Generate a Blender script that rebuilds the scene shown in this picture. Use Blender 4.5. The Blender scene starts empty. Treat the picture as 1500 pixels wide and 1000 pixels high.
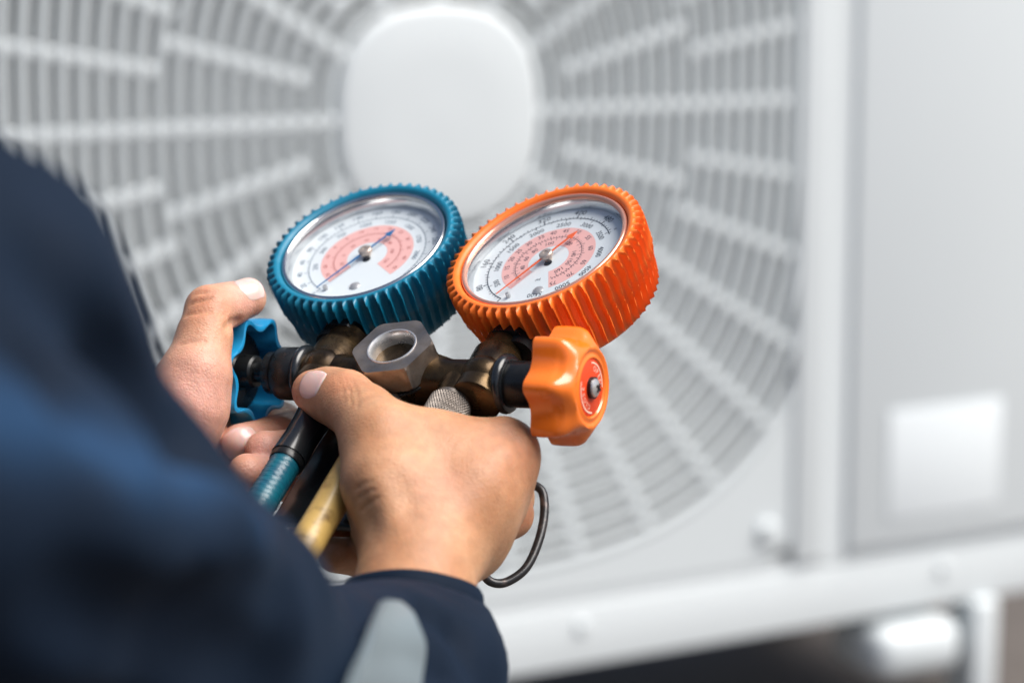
import bpy, bmesh, math, random
import numpy as np
from mathutils import Vector, Matrix
random.seed(7); np.random.seed(7)
R = math.radians
S = bpy.context.scene
COL = S.collection

# ------------------------------------------------------------------ camera
PITCH = R(10.5)
CAM = Vector((0, 0, 1.30))
FPX = 3542.0                                    # 85 mm lens over 1500 px
cam_d = bpy.data.cameras.new('camera'); cam = bpy.data.objects.new('camera', cam_d); COL.objects.link(cam)
cam.location = CAM; cam.rotation_euler = (R(90) - PITCH, 0, 0)
cam_d.sensor_width = 36; cam_d.lens = 85; cam_d.clip_start = 0.01; cam_d.clip_end = 200
cam_d.dof.use_dof = True; cam_d.dof.focus_distance = 0.900; cam_d.dof.aperture_fstop = 5.2
cam_d.dof.aperture_blades = 0
S.camera = cam
# ------------------------------------------------------------------ world, sun, exposure
SUN_EL, SUN_AZ = R(58), R(106)                  # azimuth clockwise from +Y: sun to the right, behind the camera
w = bpy.data.worlds.new('World'); S.world = w; w.use_nodes = True
nt = w.node_tree; bg = nt.nodes['Background']
sky = nt.nodes.new('ShaderNodeTexSky'); sky.sky_type = 'NISHITA'; sky.sun_disc = False
sky.sun_elevation = SUN_EL; sky.sun_rotation = SUN_AZ; sky.dust_density = 4.0; sky.ozone_density = 1.0; sky.air_density = 1.0
nt.links.new(sky.outputs[0], bg.inputs[0]); bg.inputs[1].default_value = 0.068
sd = bpy.data.lights.new('sun', 'SUN'); sd.energy = 3.0; sd.angle = R(50); sd.color = (1, 0.975, 0.935)
sun = bpy.data.objects.new('sun', sd); COL.objects.link(sun)
sdir = Vector((math.sin(SUN_AZ) * math.cos(SUN_EL), math.cos(SUN_AZ) * math.cos(SUN_EL), math.sin(SUN_EL)))
sun.rotation_euler = sdir.to_track_quat('Z', 'Y').to_euler(); sun.location = sdir * 5
S.view_settings.view_transform = 'Standard'; S.view_settings.look = 'None'
S.view_settings.exposure = 0.80; S.view_settings.gamma = 1
S.render.engine = 'CYCLES'; S.cycles.use_denoising = True; S.cycles.max_bounces = 8

# ------------------------------------------------------------------ helpers
RX = Vector((1, 0, 0)); UP = Vector((0, math.sin(PITCH), math.cos(PITCH))); BK = Vector((0, -math.cos(PITCH), math.sin(PITCH)))
CM = Matrix(((RX.x, UP.x, BK.x, CAM.x), (RX.y, UP.y, BK.y, CAM.y), (RX.z, UP.z, BK.z, CAM.z), (0, 0, 0, 1)))
CMn = np.array(CM)
MM = Matrix.Scale(0.001, 4)
def J(px, py, d):                                # a point on a sight line at depth d (mm) in the survey frame
    return np.array(((px - 750) * d / FPX, (500 - py) * d / FPX, -d))
def toworld(v):                                  # survey frame (mm) -> world (m)
    v = np.asarray(v, float) / 1000.0
    return v @ CMn[:3, :3].T + CMn[:3, 3]

def tag(o, label=None, cat=None, group=None, kind=None):
    if label: o['label'] = label
    if cat: o['category'] = cat
    if group: o['group'] = group
    if kind: o['kind'] = kind
    return o
def empty(name, mat=None, parent=None):
    o = bpy.data.objects.new(name, None); COL.objects.link(o); o.empty_display_size = 0.02
    if parent: o.parent = parent
    if mat is not None: o.matrix_local = mat
    return o
def link(name, me, mat, parent=None, smooth=True, angle=None):
    o = bpy.data.objects.new(name, me); COL.objects.link(o)
    if mat is not None and not me.materials: me.materials.append(mat)
    if parent: o.parent = parent
    if smooth:
        me.polygons.foreach_set('use_smooth', [True] * len(me.polygons))
        if angle: me.set_sharp_from_angle(angle=R(angle))
    return o
def pyd(verts, faces):
    me = bpy.data.meshes.new('mesh'); me.from_pydata([tuple(map(float, v)) for v in verts], [], [tuple(map(int, f)) for f in faces]); me.update()
    return me
class MB:
    """collects shapes in mm and links them as one mesh (converted to metres)"""
    def __init__(s): s.v = []; s.f = []
    def add(s, vs, fs):
        k = len(s.v); s.v += [tuple(v) for v in vs]; s.f += [tuple(i + k for i in f) for f in fs]; return s
    def box(s, a, b, m=None, bev=0.0):
        bm = bmesh.new(); bmesh.ops.create_cube(bm, size=1)
        for v in bm.verts: v.co = Vector([a[i] + (v.co[i] + .5) * (b[i] - a[i]) for i in range(3)])
        if bev: bmesh.ops.bevel(bm, geom=bm.edges[:], offset=bev, segments=3, profile=.5, affect='EDGES')
        if m is not None: bm.transform(m)
        bm.verts.index_update(); s.add([v.co[:] for v in bm.verts], [[v.index for v in f.verts] for f in bm.faces]); bm.free(); return s
    def lathe(s, prof, n=64, m=None, rfun=None, closed=False):
        """prof: list of (r,z); axis z"""
        vs = []; k = len(prof)
        for i in range(n):
            t = 2 * math.pi * i / n
            for (r, z) in prof:
                rr = rfun(r, z, t) if rfun else r
                p = Vector((rr * math.cos(t), rr * math.sin(t), z)); vs.append((m @ p)[:] if m is not None else p[:])
        fs = []
        for i in range(n):
            j = (i + 1) % n
            for q in range(k if closed else k - 1):
                q2 = (q + 1) % k
                fs.append((i * k + q, j * k + q, j * k + q2, i * k + q2))
        return s.add(vs, fs)
    def tube(s, pts, r, n=16, cap=True, rfun=None):
        pts = [Vector(p) for p in pts]; k = len(s.v); vs = []; fs = []
        t0 = (pts[1] - pts[0]).normalized(); nrm = t0.orthogonal().normalized()
        for i, p in enumerate(pts):
            t = (pts[min(i + 1, len(pts) - 1)] - pts[max(i - 1, 0)]).normalized()
            nrm = (nrm - t * nrm.dot(t)).normalized(); bi = t.cross(nrm)
            rr = r[i] if hasattr(r, '__len__') else r
            for q in range(n):
                a = 2 * math.pi * q / n; r2 = rr * (rfun(i, a) if rfun else 1)
                vs.append((p + nrm * (r2 * math.cos(a)) + bi * (r2 * math.sin(a)))[:])
        for i in range(len(pts) - 1):
            for q in range(n):
                q2 = (q + 1) % n; fs.append((i * n + q, i * n + q2, (i + 1) * n + q2, (i + 1) * n + q))
        if cap:
            fs.append(tuple(range(n - 1, -1, -1))); fs.append(tuple((len(pts) - 1) * n + q for q in range(n)))
        return s.add(vs, fs)
    def mesh(s, scale=.001):
        return pyd([(x * scale, y * scale, z * scale) for x, y, z in s.v], s.f)
    def build(s, name, mat, parent=None, angle=35, scale=.001, smooth=True, fix=True):
        me = s.mesh(scale)
        if fix:
            bm = bmesh.new(); bm.from_mesh(me); bmesh.ops.remove_doubles(bm, verts=bm.verts[:], dist=1e-7)
            bmesh.ops.recalc_face_normals(bm, faces=bm.faces[:]); bm.to_mesh(me); bm.free()
        return link(name, me, mat, parent, smooth, angle)
    def flat(s, name, mat, parent=None):
        """an open sheet whose faces all look along +z"""
        me = s.mesh()
        bm = bmesh.new(); bm.from_mesh(me); bm.normal_update()
        bmesh.ops.reverse_faces(bm, faces=[f for f in bm.faces if f.normal.z < 0]); bm.to_mesh(me); bm.free()
        return link(name, me, mat, parent, True, None)
def spline(pts, n=12):
    P = [Vector(p) for p in pts]; P = [P[0] * 2 - P[1]] + P + [P[-1] * 2 - P[-2]]; out = []
    for i in range(1, len(P) - 2):
        a, b, c, d = P[i - 1], P[i], P[i + 1], P[i + 2]
        for k in range(n):
            t = k / n
            out.append(.5 * ((2 * b) + (c - a) * t + (2 * a - 5 * b + 4 * c - d) * t * t + (-a + 3 * b - 3 * c + d) * t ** 3))
    out.append(P[-2]); return out
def AX(axis):                                    # matrix that maps local z to the given axis
    return Vector(axis).to_track_quat('Z', 'Y').to_matrix().to_4x4()

# ------------------------------------------------------------------ materials
def mat(name, col, rough=.5, metal=0, bump=None, var=None, spec=.5, coat=0, sheen=0, sss=0, rvar=None, sssr=(1, .35, .2)):
    """bump=(scale,strength_m), var=(scale, colour2, lo, hi), rvar=(scale, amount)"""
    m = bpy.data.materials.new(name); m.use_nodes = True; t = m.node_tree; b = t.nodes['Principled BSDF']
    b.inputs['Base Color'].default_value = (*col, 1); b.inputs['Roughness'].default_value = rough; b.inputs['Metallic'].default_value = metal
    b.inputs['Specular IOR Level'].default_value = spec; b.inputs['Coat Weight'].default_value = coat; b.inputs['Coat Roughness'].default_value = .15
    if sheen: b.inputs['Sheen Weight'].default_value = sheen; b.inputs['Sheen Roughness'].default_value = .5
    if sss:
        b.inputs['Subsurface Weight'].default_value = 1; b.inputs['Subsurface Scale'].default_value = sss; b.inputs['Subsurface Radius'].default_value = sssr
    tc = t.nodes.new('ShaderNodeTexCoord')
    def noise(sc, det=4):
        n = t.nodes.new('ShaderNodeTexNoise'); n.inputs['Scale'].default_value = sc; n.inputs['Detail'].default_value = det
        t.links.new(tc.outputs['Object'], n.inputs['Vector']); return n
    if var:
        n = noise(var[0]); r = t.nodes.new('ShaderNodeMapRange'); r.inputs[1].default_value = var[2]; r.inputs[2].default_value = var[3]
        mx = t.nodes.new('ShaderNodeMix'); mx.data_type = 'RGBA'; mx.inputs[6].default_value = (*col, 1); mx.inputs[7].default_value = (*var[1], 1)
        t.links.new(n.outputs[0], r.inputs[0]); t.links.new(r.outputs[0], mx.inputs[0]); t.links.new(mx.outputs[2], b.inputs['Base Color'])
    if rvar:
        n = noise(rvar[0]); r = t.nodes.new('ShaderNodeMapRange'); r.inputs[1].default_value = .3; r.inputs[2].default_value = .7
        r.inputs[3].default_value = max(0, rough - rvar[1]); r.inputs[4].default_value = rough + rvar[1]
        t.links.new(n.outputs[0], r.inputs[0]); t.links.new(r.outputs[0], b.inputs['Roughness'])
    if bump:
        n = noise(bump[0], 6); bp = t.nodes.new('ShaderNodeBump'); bp.inputs['Distance'].default_value = bump[1]; bp.inputs['Strength'].default_value = 1
        t.links.new(n.outputs[0], bp.inputs['Height']); t.links.new(bp.outputs[0], b.inputs['Normal'])
    return m
M = {}
M['blue_rubber'] = mat('blue_rubber', (.004, .16, .265), .42, bump=(900, .00006), var=(160, (.006, .19, .31), .4, .8), rvar=(300, .1))
M['blue_plastic'] = mat('blue_plastic', (.012, .25, .50), .34, bump=(500, .00004), coat=.15, rvar=(250, .08))
M['orange_rubber'] = mat('orange_rubber', (.92, .19, .022), .42, bump=(900, .00006), var=(120, (.87, .155, .016), .4, .8), rvar=(300, .1))
M['orange_plastic'] = mat('orange_plastic', (.90, .185, .014), .24, bump=(260, .00005), coat=.6, rvar=(200, .08), sss=0)
M['orange_disc'] = mat('orange_disc', (.74, .055, .01), .35)
M['bronze'] = mat('bronze', (.105, .066, .030), .30, metal=.8, bump=(700, .00005), var=(90, (.024, .016, .010), .36, .66), rvar=(200, .12))
M['black_metal'] = mat('black_metal', (.013, .014, .015), .32, metal=.3, bump=(700, .00004), rvar=(250, .1))
M['black_rubber'] = mat('black_rubber', (.012, .014, .016), .22, coat=.3)
M['nickel'] = mat('nickel', (.33, .285, .25), .46, metal=1, bump=(1300, .00003), var=(300, (.22, .188, .16), .45, .75), rvar=(150, .1))
M['steel'] = mat('steel', (.66, .65, .64), .3, metal=.75, rvar=(200, .08))
M['pin_metal'] = mat('pin_metal', (.42, .42, .43), .35, metal=.4)
M['chrome_wall'] = mat('chrome_wall', (.60, .61, .62), .16, metal=1)
M['dial_white'] = mat('dial_white', (.68, .73, .755), .45)
M['print_black'] = mat('print_black', (.02, .03, .045), .6)
M['print_navy'] = mat('print_navy', (.09, .14, .20), .6)
M['print_pink'] = mat('print_pink', (.78, .43, .40), .6)
M['print_darkred'] = mat('print_darkred', (.36, .06, .05), .6)
M['needle_blue'] = mat('needle_blue', (.01, .13, .33), .4)
M['needle_orange'] = mat('needle_orange', (.80, .12, .02), .4)
M['white_print'] = mat('white_print', (.85, .55, .42), .5)
M['hose_yellow'] = mat('hose_yellow', (.48, .31, .09), .42, bump=(400, .0001), var=(170, (.16, .09, .025), .52, .78), coat=.2)
M['hose_blue'] = mat('hose_blue', (.004, .105, .15), .35, bump=(500, .0001), var=(200, (.004, .07, .12), .45, .7), coat=.2)
M['unit_white'] = mat('unit_white', (.70, .745, .76), .42, bump=(350, .00008), var=(3, (.68, .725, .74), .3, .7))
M['grille_white'] = mat('grille_white', (.65, .695, .71), .45, bump=(300, .0001))
M['label_white'] = mat('label_white', (.80, .85, .87), .35)
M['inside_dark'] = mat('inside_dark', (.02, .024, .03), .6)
M['fan_grey'] = mat('fan_grey', (.12, .128, .135), .4)
M['foot_dark'] = mat('foot_dark', (.02, .024, .028), .6)
M['concrete'] = mat('concrete', (.11, .094, .083), .85, bump=(90, .001), var=(6, (.08, .068, .06), .35, .7))
M['wall_paint'] = mat('wall_paint', (.36, .315, .285), .85, bump=(120, .0006), var=(4, (.30, .26, .235), .35, .7))
M['hook'] = mat('hook', (.035, .035, .037), .3, metal=.5, bump=(900, .00006), var=(250, (.14, .11, .10), .55, .75))
M['navy'] = mat('navy', (.0036, .0085, .0185), .75, bump=(1400, .00012), var=(25, (.005, .0115, .025), .3, .7), sheen=.04, spec=.12)
M['navy'].node_tree.nodes['Principled BSDF'].inputs['Sheen Tint'].default_value = (.25, .5, .95, 1)
def paint_fold_light():  # mixes a lighter blue into the navy: light painted on the fold
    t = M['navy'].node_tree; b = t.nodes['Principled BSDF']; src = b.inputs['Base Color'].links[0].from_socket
    at = t.nodes.new('ShaderNodeAttribute'); at.attribute_name = 'sunlit'; mx = t.nodes.new('ShaderNodeMix'); mx.data_type = 'RGBA'
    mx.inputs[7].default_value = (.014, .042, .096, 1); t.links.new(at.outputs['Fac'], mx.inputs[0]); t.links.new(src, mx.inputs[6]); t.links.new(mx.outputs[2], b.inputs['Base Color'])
paint_fold_light()
M['reflective'] = mat('reflective', (.165, .205, .225), .45, bump=(900, .0001))
M['nail'] = mat('nail', (.72, .50, .45), .24, coat=.25, sss=.002)

def glass_mat():
    m = bpy.data.materials.new('lens_glass'); m.use_nodes = True; t = m.node_tree; t.nodes.remove(t.nodes['Principled BSDF'])
    out = t.nodes['Material Output']; mix = t.nodes.new('ShaderNodeMixShader'); tr = t.nodes.new('ShaderNodeBsdfTransparent'); gl = t.nodes.new('ShaderNodeBsdfGlossy')
    gl.inputs['Roughness'].default_value = .06; tr.inputs[0].default_value = (.985, .99, .99, 1)
    lw = t.nodes.new('ShaderNodeLayerWeight'); lw.inputs[0].default_value = .5      # Schlick reflectance, same from both sides
    pw = t.nodes.new('ShaderNodeMath'); pw.operation = 'POWER'; pw.inputs[1].default_value = 4.0; t.links.new(lw.outputs['Facing'], pw.inputs[0])
    ma = t.nodes.new('ShaderNodeMath'); ma.operation = 'MULTIPLY_ADD'; ma.inputs[1].default_value = .92; ma.inputs[2].default_value = .06; t.links.new(pw.outputs[0], ma.inputs[0])
    t.links.new(ma.outputs[0], mix.inputs[0]); t.links.new(tr.outputs[0], mix.inputs[1]); t.links.new(gl.outputs[0], mix.inputs[2]); t.links.new(mix.outputs[0], out.inputs[0])
    return m
M['lens'] = glass_mat()
def skin_mat():
    m = bpy.data.materials.new('skin'); m.use_nodes = True; t = m.node_tree; b = t.nodes['Principled BSDF']; L = t.links.new
    tc = t.nodes.new('ShaderNodeTexCoord')
    def N(kind, **kw):
        n = t.nodes.new(kind)
        for k, v in kw.items(): n.inputs[k].default_value = v
        return n
    n1 = N('ShaderNodeTexNoise', Scale=45, Detail=4); L(tc.outputs['Object'], n1.inputs['Vector'])
    n2 = N('ShaderNodeTexNoise', Scale=260, Detail=3); L(tc.outputs['Object'], n2.inputs['Vector'])
    at = t.nodes.new('ShaderNodeAttribute'); at.attribute_name = 'flush'
    a2 = t.nodes.new('ShaderNodeAttribute'); a2.attribute_name = 'paler'
    r1 = t.nodes.new('ShaderNodeMapRange'); r1.inputs[1].default_value = .38; r1.inputs[2].default_value = .60; L(n1.outputs[0], r1.inputs[0])
    m1 = t.nodes.new('ShaderNodeMix'); m1.data_type = 'RGBA'; m1.inputs[6].default_value = (.55, .295, .162, 1); m1.inputs[7].default_value = (.47, .23, .118, 1); L(r1.outputs[0], m1.inputs[0])
    m2 = t.nodes.new('ShaderNodeMix'); m2.data_type = 'RGBA'; m2.inputs[7].default_value = (.60, .20, .125, 1); L(m1.outputs[2], m2.inputs[6]); L(at.outputs['Fac'], m2.inputs[0])
    m3 = t.nodes.new('ShaderNodeMix'); m3.data_type = 'RGBA'; m3.inputs[7].default_value = (.70, .37, .29, 1); L(m2.outputs[2], m3.inputs[6]); L(a2.outputs['Fac'], m3.inputs[0])
    r2 = t.nodes.new('ShaderNodeMapRange'); r2.inputs[1].default_value = .3; r2.inputs[2].default_value = .7; r2.inputs[3].default_value = .88; r2.inputs[4].default_value = 1.06; L(n2.outputs[0], r2.inputs[0])
    mu = t.nodes.new('ShaderNodeMix'); mu.data_type = 'RGBA'; mu.blend_type = 'MULTIPLY'; mu.inputs[0].default_value = 1; L(m3.outputs[2], mu.inputs[6]); L(r2.outputs[0], mu.inputs[7])
    L(mu.outputs[2], b.inputs['Base Color'])
    b.inputs['Roughness'].default_value = .46; b.inputs['Subsurface Weight'].default_value = .6; b.inputs['Subsurface Scale'].default_value = .0028
    b.inputs['Subsurface Radius'].default_value = (1, .4, .22); b.inputs['Specular IOR Level'].default_value = .42
    v = t.nodes.new('ShaderNodeTexVoronoi'); v.feature = 'DISTANCE_TO_EDGE'; v.inputs['Scale'].default_value = 900
    L(tc.outputs['Object'], v.inputs['Vector'])
    v2 = t.nodes.new('ShaderNodeTexVoronoi'); v2.feature = 'DISTANCE_TO_EDGE'; v2.inputs['Scale'].default_value = 430
    mp = t.nodes.new('ShaderNodeMapping'); mp.inputs['Rotation'].default_value = (.6, .5, .9); mp.inputs['Scale'].default_value = (1, 2.2, 1); L(tc.outputs['Object'], mp.inputs[0]); L(mp.outputs[0], v2.inputs['Vector'])
    ad = t.nodes.new('ShaderNodeMath'); ad.operation = 'ADD'; L(v.outputs['Distance'], ad.inputs[0]); L(v2.outputs['Distance'], ad.inputs[1])
    bp = t.nodes.new('ShaderNodeBump'); bp.inputs['Distance'].default_value = .00034; bp.inputs['Strength'].default_value = .55; L(ad.outputs[0], bp.inputs['Height']); L(bp.outputs[0], b.inputs['Normal'])
    return m
M['skin'] = skin_mat()

# ------------------------------------------------------------------ signed-distance modelling (hands, jacket)
def mesh_from_field(F, org, h):
    """surface nets on a numpy grid"""
    nx, ny, nz = F.shape; neg = F < 0
    cnt = np.zeros((nx - 1, ny - 1, nz - 1), np.int8)
    offs = [(i, j, k) for i in (0, 1) for j in (0, 1) for k in (0, 1)]
    for (i, j, k) in offs: cnt += neg[i:nx - 1 + i, j:ny - 1 + j, k:nz - 1 + k]
    act = (cnt > 0) & (cnt < 8); ci = np.argwhere(act)
    idx = -np.ones(act.shape, np.int64); idx[act] = np.arange(len(ci))
    vals = {o: F[ci[:, 0] + o[0], ci[:, 1] + o[1], ci[:, 2] + o[2]] for o in offs}
    acc = np.zeros((len(ci), 3)); num = np.zeros(len(ci))
    for a in offs:
        for ax in range(3):
            if a[ax]: continue
            b = list(a); b[ax] = 1; b = tuple(b); va, vb = vals[a], vals[b]; x = (va < 0) != (vb < 0)
            t = np.where(x, va / np.where(x, va - vb, 1), 0); p = np.array(a, float)[None].repeat(len(ci), 0); p[:, ax] += t
            acc[x] += p[x]; num[x] += 1
    V = (ci + acc / num[:, None]) * h + np.array(org)
    faces = []
    for ax in range(3):
        sl0 = [slice(1, -1)] * 3; sl1 = [slice(1, -1)] * 3
        sl0[ax] = slice(0, -1); sl1[ax] = slice(1, None)
        A = neg[tuple(sl0)]; B = neg[tuple(sl1)]
        e = np.argwhere(A != B); fl = A[tuple(e.T)]
        e = e + np.array([0 if q == ax else 1 for q in range(3)])
        u, v = (ax + 1) % 3, (ax + 2) % 3
        du = np.zeros(3, int); du[u] = 1; dv = np.zeros(3, int); dv[v] = 1
        g = lambda p: idx[p[:, 0], p[:, 1], p[:, 2]]
        q = np.stack([g(e - du - dv), g(e - dv), g(e), g(e - du)], 1)
        q[~fl] = q[~fl][:, ::-1]; faces.append(q)
    faces = np.concatenate(faces); faces = faces[(faces >= 0).all(1)]
    return V, faces
class Field:
    def __init__(s, lo, hi, h):
        s.lo = np.array(lo, float); s.h = h; s.n = np.ceil((np.array(hi) - s.lo) / h).astype(int) + 1
        s.F = np.full(s.n, 60.0, np.float32)
    def _win(s, lo, hi):
        a = np.clip(np.floor((lo - s.lo) / s.h).astype(int), 0, s.n); b = np.clip(np.ceil((hi - s.lo) / s.h).astype(int) + 1, 0, s.n)
        sl = tuple(slice(a[i], b[i]) for i in range(3))
        g = [((np.arange(a[i], b[i]) * s.h + s.lo[i]).astype(np.float32)) for i in range(3)]
        return sl, g[0][:, None, None], g[1][None, :, None], g[2][None, None, :]
    def cone(s, a, ra, b, rb, k=4.0, sub=False, sq=None):
        """round cone joined (or carved) with a smooth blend of k; sq=(axis,factor) flattens it along an axis"""
        a = np.asarray(a, float); b = np.asarray(b, float); m = k + 3 * s.h + 1
        R_ = max(ra, rb) + m
        sl, X, Y, Z = s._win(np.minimum(a, b) - R_, np.maximum(a, b) + R_)
        if X.size == 0 or Y.size == 0 or Z.size == 0: return s
        d = b - a; L2 = max(float(d @ d), 1e-9)
        px, py, pz = X - a[0], Y - a[1], Z - a[2]
        t = np.clip((px * d[0] + py * d[1] + pz * d[2]) / L2, 0, 1)
        qx, qy, qz = px - t * d[0], py - t * d[1], pz - t * d[2]
        if sq is not None:
            ax, fac = np.asarray(sq[0], float), sq[1]; ax = ax / np.linalg.norm(ax)
            c = (qx * ax[0] + qy * ax[1] + qz * ax[2]) * (1 / fac - 1)
            qx, qy, qz = qx + c * ax[0], qy + c * ax[1], qz + c * ax[2]
        D = np.sqrt(qx * qx + qy * qy + qz * qz) - (ra + (rb - ra) * t)
        return s.blend(sl, D, k, sub)
    def blend(s, sl, D, k, sub=False):
        F = s.F[sl]
        if sub:
            hh = np.maximum(k - np.abs(F + D), 0) / k; s.F[sl] = np.maximum(F, -D) + hh * hh * k * .25
        else:
            hh = np.maximum(k - np.abs(F - D), 0) / k; s.F[sl] = np.minimum(F, D) - hh * hh * k * .25
        return s
    def chain(s, pts, k=4.0, sq=None):
        for (a, ra), (b, rb) in zip(pts[:-1], pts[1:]): s.cone(a, ra, b, rb, k, sq=sq)
        return s
    def cut(s, p, nrm):
        nrm = np.asarray(nrm, float); nrm = nrm / np.linalg.norm(nrm)
        sl, X, Y, Z = s._win(s.lo, s.lo + s.n * s.h)
        D = (X - p[0]) * nrm[0] + (Y - p[1]) * nrm[1] + (Z - p[2]) * nrm[2]
        k = 3.0; F = s.F; hh = np.maximum(k - np.abs(F - D), 0) / k; s.F = np.maximum(F, D) + hh * hh * k * .25; return s
    def mesh(s):
        F = s.F.copy(); F[0] = F[-1] = 9; F[:, 0] = F[:, -1] = 9; F[:, :, 0] = F[:, :, -1] = 9
        return mesh_from_field(F, s.lo, s.h)
def np_mesh(V, Fc):
    me = bpy.data.meshes.new('mesh'); me.vertices.add(len(V)); me.vertices.foreach_set('co', np.asarray(V, np.float32).ravel())
    me.loops.add(Fc.size); me.loops.foreach_set('vertex_index', Fc.astype(np.int32).ravel())
    me.polygons.add(len(Fc)); me.polygons.foreach_set('loop_start', np.arange(0, Fc.size, 4, dtype=np.int32)); me.update(calc_edges=True); me.validate()
    return me

# ================================================================== THE SETTING
GZ = .597
gm = pyd([(-40, -40, GZ), (40, -40, GZ), (40, 60, GZ), (-40, 60, GZ)], [(0, 1, 2, 3)])
tag(link('ground', gm, M['concrete'], smooth=False), 'pale brown concrete ground under the air conditioner', None, kind='structure')

# ================================================================== AIR CONDITIONER (front plane: s along its width, v up, mm, origin at the fan hub)
YAW = R(28)
HUB = toworld(J(643, 171, 1750))
ACM = Matrix.Translation(Vector(HUB)) @ Matrix.Rotation(YAW, 4, 'Z') @ Matrix.Rotation(R(90), 4, 'X')   # local x = s, y = v, z = out of the front
ac = empty('air_conditioner', ACM)
tag(ac, 'white outdoor air conditioner unit with large round fan grille and service panel', 'air conditioner')
BOT = -422; TOP = 420; LFT = -410; RGT = 600; DEP = -330
GX = 314; GL = -345; VB = -372                              # half width and foot of the grille bay
mb = MB(); mb.box((LFT, BOT, DEP), (LFT + 4, TOP, -2)); mb.box((RGT - 4, BOT, DEP), (RGT, TOP, -2)); mb.box((LFT, TOP - 4, DEP), (RGT, TOP, -2)); mb.box((LFT + 4, BOT, DEP), (RGT - 4, BOT + 4, -2)); mb.box((LFT + 4, BOT + 4, DEP), (RGT - 4, TOP - 4, DEP + 4))
mb.build('casing', M['unit_white'], ac, smooth=False)
fr = MB()
fr.box((LFT, VB - 6, -2), (GL, TOP, 6), bev=3); fr.box((GL, 372, -2), (GX, TOP, 6), bev=3)
fr.build('front_frame', M['unit_white'], ac)
MB().box((GX, VB - 4, -2), (GX + 31, TOP, 6), bev=3).build('corner_post', M['unit_white'], ac)
MB().box((GX + 53, VB - 1, -6), (RGT, TOP, 7), bev=4).build('service_panel', M['unit_white'], ac)
MB().box((GX + 31, BOT + 42, -6), (RGT - 4, TOP - 4, 2.5)).build('panel_backing', M['unit_white'], ac, smooth=False)
MB().box((GL, VB - 12, -8), (GX + 31, VB - .5, 1.5)).build('base_flange', M['unit_white'], ac, smooth=False)
MB().box((LFT, BOT - 10, -20), (RGT, VB - 10, 2.2), bev=1.2).build('base_rail', M['unit_white'], ac)
MB().box((406, -350, 7.2), (522, -258, 8.2), bev=.3).build('rating_label', M['label_white'], ac)
for (x, y) in ((290, -345), (-290, -345), (290, 290), (-290, 290)):
    MB().lathe([(0, 5), (6, 4.5), (9, 2), (9.5, -1)], 20, Matrix.Translation((x, y, 4))).build('screw_cap', M['grille_white'], ac)
for x in (120, 470):
    MB().lathe([(0, 4), (4, 3.5), (6, 1), (6, -1)], 16, Matrix.Translation((x, BOT + 22, 2))).build('screw', M['grille_white'], ac)
for x in (-300, 500):
    for z in (-30, DEP + 10):
        MB().box((x, BOT - 112, z), (x + 26, BOT - 10, z + 40), bev=4).build('leg', M['unit_white'], ac)
for x in (-420, 395):
    MB().box((x, BOT - 66, -60), (x + 88, BOT - 20, 20), bev=16).build('mounting_foot', M['grille_white'], ac)
# grille
gr = empty('fan_grille', Matrix.Identity(4), ac)
def se(r, t, p):                                  # rounded-square radius
    c, s_ = abs(math.cos(t)), abs(math.sin(t)); return r / ((c ** p + s_ ** p) ** (1 / p))
def ring_mesh(r, wd, dp, p, n=180):
    m_ = MB(); prof = [(-wd / 2, -dp), (-wd / 2, 2), (-wd / 2 + 1, 3.2), (wd / 2 - 1, 3.2), (wd / 2, 2), (wd / 2, -dp)]
    vs = []; fs = []; k = len(prof)
    for i in range(n):
        t = 2 * math.pi * i / n; rr = se(r, t, p)
        for (q, z) in prof: vs.append(((rr + q) * math.cos(t), (rr + q) * math.sin(t), z))
    for i in range(n):
        j = (i + 1) % n
        xs = [vs[i * k][0], vs[j * k][0]]
        if max(xs) > GX - 1 or min(xs) < GL + 1: continue          # the bay's sides cut the widest rings into arcs
        for q in range(k): fs.append((i * k + q, j * k + q, j * k + (q + 1) % k, i * k + (q + 1) % k))
    return m_.add(vs, fs)
PITCHR = 13.6
radii = [90 + PITCHR * i for i in range(20)]
for i, r in enumerate(radii):
    p = 2.4 + .6 * i / 19
    ring_mesh(r, 6.9, 5, p).build('grille_ring', M['grille_white'], gr, angle=50)
RO = radii[-1]
hub = MB(); n = 96
prof = [(1, -8), (1, 1.5), (.975, 4), (.92, 5), (.5, 5.6), (.001, 6)]
vs = []; fs = []
for i in range(n):
    t = 2 * math.pi * i / n; rr = se(81.5, t, 2.5)
    for (q, z) in prof: vs.append((rr * q * math.cos(t), rr * q * math.sin(t), z))
for i in range(n):
    j = (i + 1) % n
    for q in range(len(prof) - 1): fs.append((i * 6 + q, j * 6 + q, j * 6 + q + 1, i * 6 + q + 1))
hub.add(vs, fs).build('hub_plate', M['unit_white'], gr, angle=40)
def spoke(ang, r0, r1):
    if r1 > 300: r1 = se(r1, ang, 3.0)
    c_ = math.cos(ang); r1 = min(r1, ((GX if c_ > 0 else -GL) / max(abs(c_), 1e-6)) - 1)
    if r1 < r0 + 10: return
    MB().box((r0, -4.4, -7), (r1, 4.4, 1.8), Matrix.Rotation(ang, 4, 'Z'), bev=1.6).build('grille_spoke', M['grille_white'], gr)
FULL = [0, 32, 61, 90, 119, 148]; FULL += [q + 180 for q in FULL] + [360]
for a0, a1 in zip(FULL[:-1], FULL[1:]):
    spoke(R(a0), 80, RO + 2)
    spoke(R((a0 + a1) / 2), 105, 215)
    spoke(R(a0 + (a1 - a0) / 3), 215, RO + 2); spoke(R(a1 - (a1 - a0) / 3), 215, RO + 2)
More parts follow.
